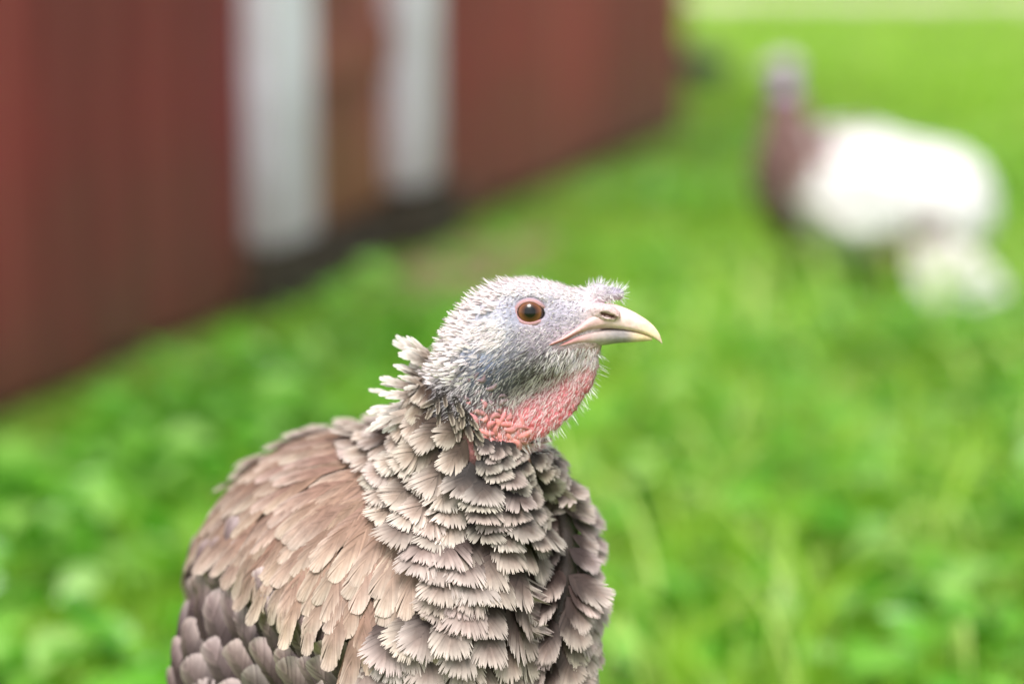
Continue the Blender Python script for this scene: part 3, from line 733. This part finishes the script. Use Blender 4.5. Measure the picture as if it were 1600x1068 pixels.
add(free & (np.abs((py - 545) - (930 - px) * .58) < 14) & (px > 800), .6, (.004, .0065), (.00025, .0005), [(196, 188, 182), (222, 214, 208), (150, 140, 136)], .7, .7, .3)
jaw = free & (px > 855) & (px < 935) & (py > 540) & (py < 572)
add(jaw, .7, (.003, .0055), (.00025, .0005), WHT + GRY[:1], .5, .8, .3)
add(band(px, py), .25, (.002, .0045), (.00014, .0003), WHT, .3, .7, .5)
add(dewl & (px > 795), .75, (.0018, .0042), (.00014, .0003), [(222, 200, 200), (214, 176, 180), (226, 214, 212)], .45, .75, .25)
add(dewl & (px > 800) & (np.abs(n_ @ FW) < .55) & ((n_ @ XR > .1) | (n_ @ UP < -.1)), .38, (.004, .0072), (.0002, .0004), [(250, 246, 244)], -.1, .5, .9)
add(snood, .75, (.003, .0055), (.00025, .00045), [(250, 246, 246), (232, 226, 232)], -.35, -.1, .9)
add(free & (px > 780) & (px < 925) & (py > 452) & (py < 545), .30, (.0007, .0014), (.0003, .0006), [(118, 106, 124), (140, 130, 148), (104, 92, 104), (196, 186, 192)], .7, .2, .25)
ring = (eyed > 1.0) & (eyed < 1.5); add(ring, .25, (.0008, .0015), (.0002, .0004), WHT + [(150, 120, 110)], .3, .1, .5)
v, f, c = join(parts)
link("head_bristles", mesh_np("head_bristles", v - base, [f], c), M_HAIR, turkey, kind="stuff")["label"] = "short white bristly down over the bare head"

# ---- plumage
rs = np.random.default_rng(51)
K_NECK, K_BREAST, K_BACK, K_WING, K_TOPNECK, K_COLUMN = range(6)
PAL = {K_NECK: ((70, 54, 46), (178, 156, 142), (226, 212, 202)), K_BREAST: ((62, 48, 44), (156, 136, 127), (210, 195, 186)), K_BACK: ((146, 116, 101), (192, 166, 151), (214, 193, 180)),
       K_WING: ((66, 51, 52), (146, 124, 124), (200, 180, 178)), K_TOPNECK: ((40, 33, 30), (108, 93, 82), (206, 190, 174)), K_COLUMN: ((40, 32, 29), (118, 102, 93), (216, 202, 190))}  # neck and breast root tones: dark down, deepened to paint shade between rows
TMP = {K_NECK: [feather_template(22, .50, .66, rs, 2, .9, .28, .5, .72) for _ in range(8)], K_BREAST: [feather_template(22, .46, .70, rs, 2, .95, .28, .42, .70) for _ in range(10)],
       K_BACK: [feather_template(22, .66, .64, rs, 1, .22, .12, .62, .8) for _ in range(8)], K_WING: [feather_template(22, .60, .62, rs, 0, .02, .0, .68) for _ in range(6)], K_TOPNECK: [feather_template(10, .7, .55, rs, 1, .5, .3) for _ in range(5)], K_COLUMN: [feather_template(20, .48, .70, rs, 1, .95, .28, .45, .7) for _ in range(8)]}
pts = surf_points(BV, BQ, 150000, rs); px, py, dd = PX(pts); f_, n_ = FB.sample(pts)
face = -(n_ * nrm(pts - CAM)).sum(1)
# upper limit of the feathers on the neck (bare skin above)
lim = np.interp(px, [560, 640, 690, 720, 750, 800, 812, 830, 870, 950], [570, 585, 600, 622, 674, 690, 722, 700, 690, 690])
lim = np.where(face > -.1, lim, np.interp(px, [560, 640, 700, 830, 870, 950], [570, 585, 620, 690, 690, 690]))
ok = py > lim; pts, px, py, n_, face = pts[ok], px[ok], py[ok], n_[ok], face[ok]
sc = px - np.interp(py, CLX, CLP)                         # signed place beside the cleft
wing_edge = np.interp(px, WEX, WEY)
shoulder = np.interp(py, [560, 700, 780, 860, 920, 980, 1060, 1300], [600, 600, 640, 690, 690, 600, 560, 540])
kind = np.where(py > wing_edge, K_WING, np.where(px < shoulder, K_BACK, np.where((py < 790) & (sc < -70), K_NECK, K_BREAST)))
kind = np.where((py < lim[ok] + 26) & (kind == K_NECK) & (px > 685), K_TOPNECK, kind)
kind = np.where((py < 815) & (sc > -88) & (sc < 8) & (face > 0) & (kind != K_TOPNECK), K_COLUMN, kind)
kind = np.where((face < -.05), np.where((pts - TORSO) @ HD > .03, K_BREAST, K_BACK), kind)
kind = np.where((face < -.05) & (py < 740), K_NECK, kind)
drop = ((np.abs(sc) < 8) & (py > 750) & (face > 0)) | ((kind == K_WING) & (py < wing_edge + 40)) | ((kind == K_BACK) & (face > 0) & (py > wing_edge - 92) & (px < 560))            # roots of the wing coverts start below the cape's hem
B_ = -HD; DN = np.array([0, 0, -1.0])
def flow(px, py, sc, kind, n_, face):
    m = len(px)
    def V3(v): return np.tile(np.asarray(v, float), (m, 1))
    left = sm(-95, -15, sc)
    D_br = V3(DN) + left[:, None] * V3(.55 * XR) * (sc < 0)[:, None] - (1 - left)[:, None] * V3(.25 * XR) * (sc < 0)[:, None] + (sc >= 0)[:, None] * (V3(.95 * LT + .25 * XR) * sm(930, 760, py)[:, None] + V3(.4 * LT))
    side = sm(700, 620, px)
    D_nk = V3(DN * .75) + (sm(790, 610, py)[:, None] * .8 + .15) * V3(-XR) * (sc < 0)[:, None] + (sc >= 0)[:, None] * V3(XR * 1.2)
    D_tn = V3(DN) + sm(680, 720, px)[:, None] * V3(.5 * XR)
    D_bk = V3(DN) + (.7 * sm(900, 630, py) + .1)[:, None] * V3(B_)
    D_wg = V3(UP * .8 - XR * .35 + B_ * .35)
    D = np.where(((kind == K_BREAST) | (kind == K_COLUMN))[:, None], D_br, D_bk); D = np.where((kind == K_NECK)[:, None], D_nk, D); D = np.where((kind == K_TOPNECK)[:, None], D_tn, D)
    D = np.where((kind == K_WING)[:, None], D_wg, D); D[(face < -.05) & ((sc < 0) | (face < -.5))] = DN * .8 + B_ * .8
    return D
D = flow(px, py, sc, kind, n_, face); D = nrm(D - n_ * (D * n_).sum(1, keepdims=True))
SP = np.array([.0112, .0122, .0090, .0160, .0030, .0100])[kind] * np.where(face < -.15, 1.6, 1.0)
SP = np.where((kind == K_BREAST) & (sc > -5) & (sc < 130) & (face > -.3), .0078, SP)
SP = np.where((np.abs(px - shoulder) < 55) & (face > 0) & (py > 740), SP * .72, SP)
AN = np.array([1.75, 1.75, 1.0, 1.05, 1.0, 2.1])[kind]
SP = np.where(((kind == K_NECK) | (kind == K_COLUMN)) & (face > -.2), SP * (.5 + .5 * sm(0, 75, py - lim[ok])), SP); SP[drop] = .0001
good = np.where(~drop)[0]; keep = good[poisson(pts[good], SP[good], D[good], AN[good])]
pts, px, py, n_, face, sc, kind, wing_edge = [a[keep] for a in (pts, px, py, n_, face, sc, kind, wing_edge)]; m = len(pts)
D = flow(px, py, sc, kind, n_, face) + rs.normal(0, 1, (m, 3)) * np.array([.12, .12, .09, .08, .28, .14])[kind][:, None]; D = nrm(D - n_ * (D * n_).sum(1, keepdims=True))
L = np.array([.028, .028, .047, .042, .014, .021])[kind] * rs.uniform(.88, 1.12, m); Wd = np.array([.0205, .0235, .0120, .0265, .0034, .0195])[kind] * rs.uniform(.85, 1.15, m)
limk = lim[ok][keep]; sz = .42 + .58 * sm(0, 75, py - limk); sz = np.where(((kind == K_NECK) | (kind == K_COLUMN) | (kind == K_BREAST)) & (face > -.2), sz, 1); L *= sz; Wd *= sz
rr_ = (kind == K_BREAST) & (sc > 0) & (face > -.5); L[rr_] *= .86; Wd[rr_] *= .74
near = (kind == K_BREAST) & (np.abs(sc) < 70) & (py < 880); L[near] *= .85; Wd[near] *= .85
lift = np.array([.26, .30, .075, .10, .14, .55])[kind] * rs.uniform(.7, 1.3, m); curl = np.array([.16, .20, -.06, -.05, .1, .15])[kind] * rs.uniform(.3, 1.6, m)
hem = (kind == K_BACK) & (face > .35) & (py > wing_edge - 150); lift[hem] += .10 * sm(-150, -30, (py - wing_edge)[hem])
rgt = (kind == K_BREAST) & (sc > 40) & (py < 920) & (face > -.5); lift[rgt] += .14; topb = (kind == K_BACK) & (py < 800); lift[topb] *= .55; spk = (sc > 25) & (np.abs(face) < .55) & (py > 690) & (py < 890); lift[spk] = rs.uniform(.3, .7, spk.sum()); L[spk] *= .85; Wd[spk] *= .8; cup = np.array([.10, .08, .18, .34, .1, .1])[kind]; follow = np.array([.62, .70, .85, .9, .5, .6])[kind]; follow[rgt] = .35; follow[(np.abs(sc) < 32) & (face > 0) & (py > 740)] = .3; follow[hem] = .85 - .6 * sm(-150, -60, (py - wing_edge)[hem])
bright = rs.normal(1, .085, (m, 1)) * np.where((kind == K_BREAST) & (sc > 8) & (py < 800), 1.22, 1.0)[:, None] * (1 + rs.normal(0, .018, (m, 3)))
vis = (face > .08) & (px > -20) & (px < 1620) & (py < 1085)
rest = []; NAMES = {K_NECK: "neck_feather", K_BREAST: "breast_feather", K_BACK: "back_feather", K_WING: "wing_feather", K_TOPNECK: "neck_feather", K_COLUMN: "breast_feather"}
single = np.zeros(m, bool)
for k in (K_NECK, K_BREAST, K_BACK, K_WING, K_COLUMN):
    idx = np.where(vis & (kind == k))[0]; score = L[idx] * Wd[idx] * np.clip(face[idx], .1, 1)
    single[idx[np.argsort(-score)][:290 if k in (K_BACK, K_WING) else 180 if k != K_COLUMN else 110]] = True
tid = rs.integers(0, 100, m)
for k in range(6):
    for t, tm in enumerate(TMP[k]):
        idx = np.where((kind == k) & (tid % len(TMP[k]) == t))[0]
        if not len(idx): continue
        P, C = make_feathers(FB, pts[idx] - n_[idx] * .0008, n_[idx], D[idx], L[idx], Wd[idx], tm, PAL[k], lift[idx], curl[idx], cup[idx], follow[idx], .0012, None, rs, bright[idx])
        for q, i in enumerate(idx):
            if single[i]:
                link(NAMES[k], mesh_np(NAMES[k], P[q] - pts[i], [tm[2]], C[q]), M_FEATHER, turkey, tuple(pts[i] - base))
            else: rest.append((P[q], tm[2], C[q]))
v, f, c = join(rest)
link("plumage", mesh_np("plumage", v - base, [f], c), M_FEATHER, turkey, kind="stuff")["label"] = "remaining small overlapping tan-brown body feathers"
print("feathers", m, "single", single.sum(), "verts", len(v), "body", len(BV))
# loose pale plumes standing off the nape
rs = np.random.default_rng(61); tm = feather_template(9, .9, .5, rs, 1, .6, .6)
tms = [feather_template(9, .8, .55, rs, 1, .6, .5) for _ in range(5)]
for q in range(34):
    y = rs.uniform(556, 650); x = 690 - (y - 556) * .36 + rs.uniform(-14, 10); t = (y - 556) / 94; a = R(138 + 62 * t + rs.normal(0, 11)); dx, dy = math.cos(a), math.sin(a)
    ln = rs.uniform(.011, .026) + .008 * t; wdt = ln * rs.uniform(.11, .26); tm = tms[q % 5]
    p = W(x, y, 1.318 + rs.uniform(-.012, .012)); dv_ = nrm(XR * dx + UP * dy + FW * rs.normal(0, .25))[None]; n0 = nrm(-FW + .4 * UP)[None]; n0 = nrm(n0 - dv_ * (n0 * dv_).sum())
    P, C = make_feathers(FB, p[None], n0, dv_, np.array([ln]), np.array([wdt]), tm, ((150, 132, 120), (226, 214, 206), (244, 238, 232)), np.array([.05]), np.array([-.25]), np.array([.1]), 0.0, .0, None, rs, np.ones((1, 1)))
    link("neck_plume", mesh_np("neck_plume", P[0] - p, [tm[2]], C[0]), M_FEATHER, turkey, tuple(p - base))

# ---- legs and tail (below the picture)
def tube(pts, rad, n=10):
    pts = np.array(pts, float); V = []
    for i in range(len(pts)):
        d = nrm(pts[min(i + 1, len(pts) - 1)] - pts[max(i - 1, 0)]); a = nrm(np.cross(d, np.array([.3, .8, .52]))); b = np.cross(d, a)
        for j in range(n): t = 2 * math.pi * j / n; V.append(pts[i] + (a * math.cos(t) + b * math.sin(t)) * rad[i])
    m = len(pts); F = [[i * n + j, i * n + (j + 1) % n, (i + 1) * n + (j + 1) % n, (i + 1) * n + j] for i in range(m - 1) for j in range(n)]
    return np.array(V), np.array(F)
def leg(hip, foot, fwd, up, hock_back, parent, b0, colr, s=1.0):
    hip, foot = np.array(hip), np.array(foot); lt = np.cross(fwd, np.array([0, 0, 1.])); parts = []
    hock = foot + np.array([0, 0, .15 * s]) - fwd * hock_back
    v, f = tube([hip, (hip + hock) / 2 + fwd * .02, hock, (hock + foot) / 2, foot + np.array([0, 0, .014])], [.026 * s, .017 * s, .0105 * s, .0085 * s, .009 * s]); parts.append((v, f, np.tile(lin(colr), (len(v), 1))))
    for a, ln in ((0, .075), (38, .065), (-38, .065), (180, .03)):
        d = fwd * math.cos(R(a)) + lt * math.sin(R(a)); o = foot + np.array([0, 0, .012])
        v, f = tube([o, o + d * ln * .5 * s + np.array([0, 0, .002]), o + d * ln * s - np.array([0, 0, .004]), o + d * (ln * s + .012) - np.array([0, 0, .011])], [.009 * s, .0075 * s, .006 * s, .0015]); parts.append((v, f, np.tile(lin(colr), (len(v), 1))))
    v, f, c = join(parts); return link("leg", mesh_np("leg", v - b0, [f], c), M_LEG, parent)
for sg in (-1, 1):
    hp = TORSO - U3 * .15 + LT * sg * .05 - HD * .005
    leg(hp, (hp[0] + HD[0] * .02, hp[1] + HD[1] * .02, 0), HD, None, .035, turkey, base, (176, 132, 120))
rs = np.random.default_rng(71); tm = feather_template(22, .55, .8, rs, 1, .1, .1)
for i in range(11):
    a = R(-34 + i * 6.8); p = TORSO - H3 * .135 - U3 * .035 + LT * math.sin(a) * .03
    dv_ = nrm(-HD * .42 * math.cos(a) + LT * math.sin(a) * .6 + DN * .9)[None]; n0 = nrm(-HD * .9 + UP * .4); n0 = nrm(n0 - dv_ * (n0 @ dv_[0])); 
    P, C = make_feathers(FB, p[None], n0, dv_, np.array([.19]), np.array([.038]), tm, ((96, 78, 70), (150, 130, 122), (206, 190, 180)), np.array([.02 + .004 * i]), np.array([0.]), np.array([.05]), 0.0, .0015 * i, None, rs, np.ones((1, 1)))
    link("tail_feather", mesh_np("tail_feather", P[0] - p, [tm[2]], C[0]), M_FEATHER, turkey, tuple(p - base))

# ------------------------------------------------------------------ the white turkey further off
D2 = 5.1; P2 = FPX / D2
def Q2(px, py, off=0): return W(px, py, D2 + off)
def q2(*r): return np.array(r) / P2
def ax2(deg, yaw=0):
    a, y = R(deg), R(yaw); x0 = XR * math.cos(y) + FW * math.sin(y); d0 = -XR * math.sin(y) + FW * math.cos(y)
    return np.array([x0 * math.cos(a) + UP * math.sin(a), d0, -x0 * math.sin(a) + UP * math.cos(a)])
def sdf2(P):
    d = ell(P, Q2(1335, 300), q2(150, 112, 100), ax2(-10, 18))
    d = smin(d, ell(P, Q2(1452, 325, -.03), q2(92, 95, 95), ax2(-50)), .05)
    d = smin(d, ell(P, Q2(1255, 290, .06), q2(70, 80, 92), ax2(10)), .05)
    d = smin(d, cap(P, Q2(1235, 250, .08), Q2(1226, 170, .08), .062, .034), .05)
    d = smin(d, cap(P, Q2(1226, 170, .08), Q2(1228, 118, .07), .030, .022), .03)
    h = ell(P, Q2(1226, 104, .06), q2(25, 17, 19), ax2(10)); h = smin(h, cap(P, Q2(1205, 104, .05), Q2(1184, 110, .045), .012, .006), .012)
    return smin(d, h, .02)
c2 = Q2(1335, 300)
F2 = Field(sdf2, np.arange(c2[0] - .3, c2[0] + .34, .011), np.arange(c2[1] - .26, c2[1] + .30, .011), np.arange(c2[2] - .26, c2[2] + .36, .0085))
V2, Qd2 = F2.mesh(); base2 = np.array([c2[0], c2[1], 0])
px, py, _ = PX(V2)
hd2 = (py < 150); c = np.tile(lin((206, 196, 194)), (len(V2), 1)); c[px < 1215] = lin((110, 84, 78)); c[hd2] = lin((160, 128, 176)); c[hd2 & (py < 104)] = lin((190, 180, 184)); c[(py >= 150) & (px < 1260) & (py < 225)] = lin((120, 92, 84)); c[(px < 1192) & (py < 130)] = lin((220, 200, 170))
white = empty("turkey", tuple(base2)); tag(white, "white-bodied turkey with brown neck standing in grass, back turned", "turkey")
link("body", mesh_np("body", V2 - base2, [Qd2], c), M_SKIN, white)
rs = np.random.default_rng(81); pts = surf_points(V2, Qd2, 40000, rs); px, py, _ = PX(pts); ok = py > 150 + rs.normal(0, 4, len(py)); pts = pts[ok]; px = px[ok]; py = py[ok]
neck = (py < 235) & (px < 1290); keep = poisson(pts, np.where(neck, .017, .024)); pts, px, py, neck = pts[keep], px[keep], py[keep], neck[keep]; f_, n_ = F2.sample(pts); m = len(pts)
D = np.where(neck[:, None], DN + .2 * XR, XR * .8 + DN * .65); D = D + rs.normal(0, .12, (m, 3)); D = nrm(D - n_ * (D * n_).sum(1, keepdims=True))
brown = (px + rs.normal(0, 9, m) < 1230 - (py - 300) * .12) | (neck & (px < 1262 + (py - 170) * .5))
spot = np.hypot((px - 1392) / 46, (py - 372) / 34) < 1; gap_shade = np.hypot((px - 1422) / 26, (py - 332) / 22) < 1; rump = (py < 205) & (px > 1300) & (px < 1400) & (rs.random(m) < .5); brown = brown | spot | gap_shade | rump  # shaded gap between wing and tail is painted in as brown feathers
tm2 = [feather_template(8, .62, .6, rs, 1, .3, .3) for _ in range(4)]; rest = []
for kb in (0, 1):
    for t in range(4):
        idx = np.where((brown == bool(kb)) & (np.arange(m) % 4 == t))[0]
        if not len(idx): continue
        pal = ((104, 78, 72), (146, 114, 108), (166, 136, 130)) if kb else ((226, 220, 218), (252, 250, 250), (254, 252, 252))
        P, C = make_feathers(F2, pts[idx], n_[idx], D[idx], np.where(neck[idx], .045, .07), np.where(neck[idx], .03, .042), tm2[t], pal, np.full(len(idx), .12), np.zeros(len(idx)), np.full(len(idx), .1), .85, .002, None, rs, rs.normal(1, .05, (len(idx), 1)))
        rest += [(a, tm2[t][2], b) for a, b in zip(P, C)]
v, f, c = join(rest); link("plumage", mesh_np("plumage", v - base2, [f], c), M_FEATHER, white, kind="stuff")["label"] = "white body feathers with brown ones on neck and breast"
def big_feather(name, p, dv_, nrm0, L_, W_, pal, lift_=.02, curl_=0., cup_=.08):
    dv_ = nrm(dv_); n0 = nrm(nrm0 - dv_ * (nrm0 @ dv_))
    P, C = make_feathers(F2, p[None], n0[None], dv_[None], np.array([L_]), np.array([W_]), tmq, pal, np.array([lift_]), np.array([curl_]), np.array([cup_]), 0., 0., None, rs, np.ones((1, 1)))
    return link(name, mesh_np(name, P[0] - p, [tmq[2]], C[0]), M_FEATHER, white, tuple(p - base2))
tmq = feather_template(14, .5, .8, rs, 1, .1, .1); PW = ((226, 218, 214), (252, 248, 246), (254, 252, 252)); PB = ((120, 84, 72), (164, 120, 104), (196, 160, 146))
for i in range(12):       # tail: closed fan hanging down at the rear
    t = (i - 5.5) / 5.5; big_feather("tail_feather", Q2(1446 + 22 * t, 352 + 3 * abs(t), -.12 - .002 * i), XR * (.44 + .22 * t) - UP * .85 - FW * .2, -FW + .3 * XR, .19, .062, PW, .02, 0)
for i in range(9):        # folded wing quills along the flank
    t = i / 8; big_feather("wing_quill", Q2(1265 + 22 * i, 306 - 4 * i, -.165 - .004 * i + .012 * i), XR * .90 - UP * (.50 + .2 * t) + FW * .12, -FW + .5 * UP, .13, .05, PW, .03, -.02, .2)
for i in range(7):        # far wing tip beyond the tail
    big_feather("wing_quill", Q2(1475 + 6 * i, 360 + 5 * i, .09), XR * .55 - UP * .82, -FW + .3 * XR, .12, .035, PW)
for i in range(8): big_feather("vent_feather", Q2(1368 + 8 * i, 352 + 5 * math.sin(i), -.10), XR * .35 - UP * .9, -FW, .07, .035, PB, .1)
for sg in (-1, 1):
    hp = Q2(1345, 365, sg * .055); leg(hp, (hp[0] - .02, hp[1], 0), np.array([-1., 0, 0]), None, .03, white, base2, (150, 110, 104))
for sg in (-1, 1):
    o = Q2(1215, 100, .06 + sg * .026); me = mesh_np("eye", np.array([[math.sin(math.pi * i / 8) * math.cos(math.pi * j / 6), math.sin(math.pi * i / 8) * math.sin(math.pi * j / 6), math.cos(math.pi * i / 8)] for i in range(9) for j in range(12)]) * .005, [np.array([[i * 12 + j, (i + 1) * 12 + j, (i + 1) * 12 + (j + 1) % 12, i * 12 + (j + 1) % 12] for i in range(8) for j in range(12)])])
    link("eye", me, M_EYE, white, tuple(o - base2))
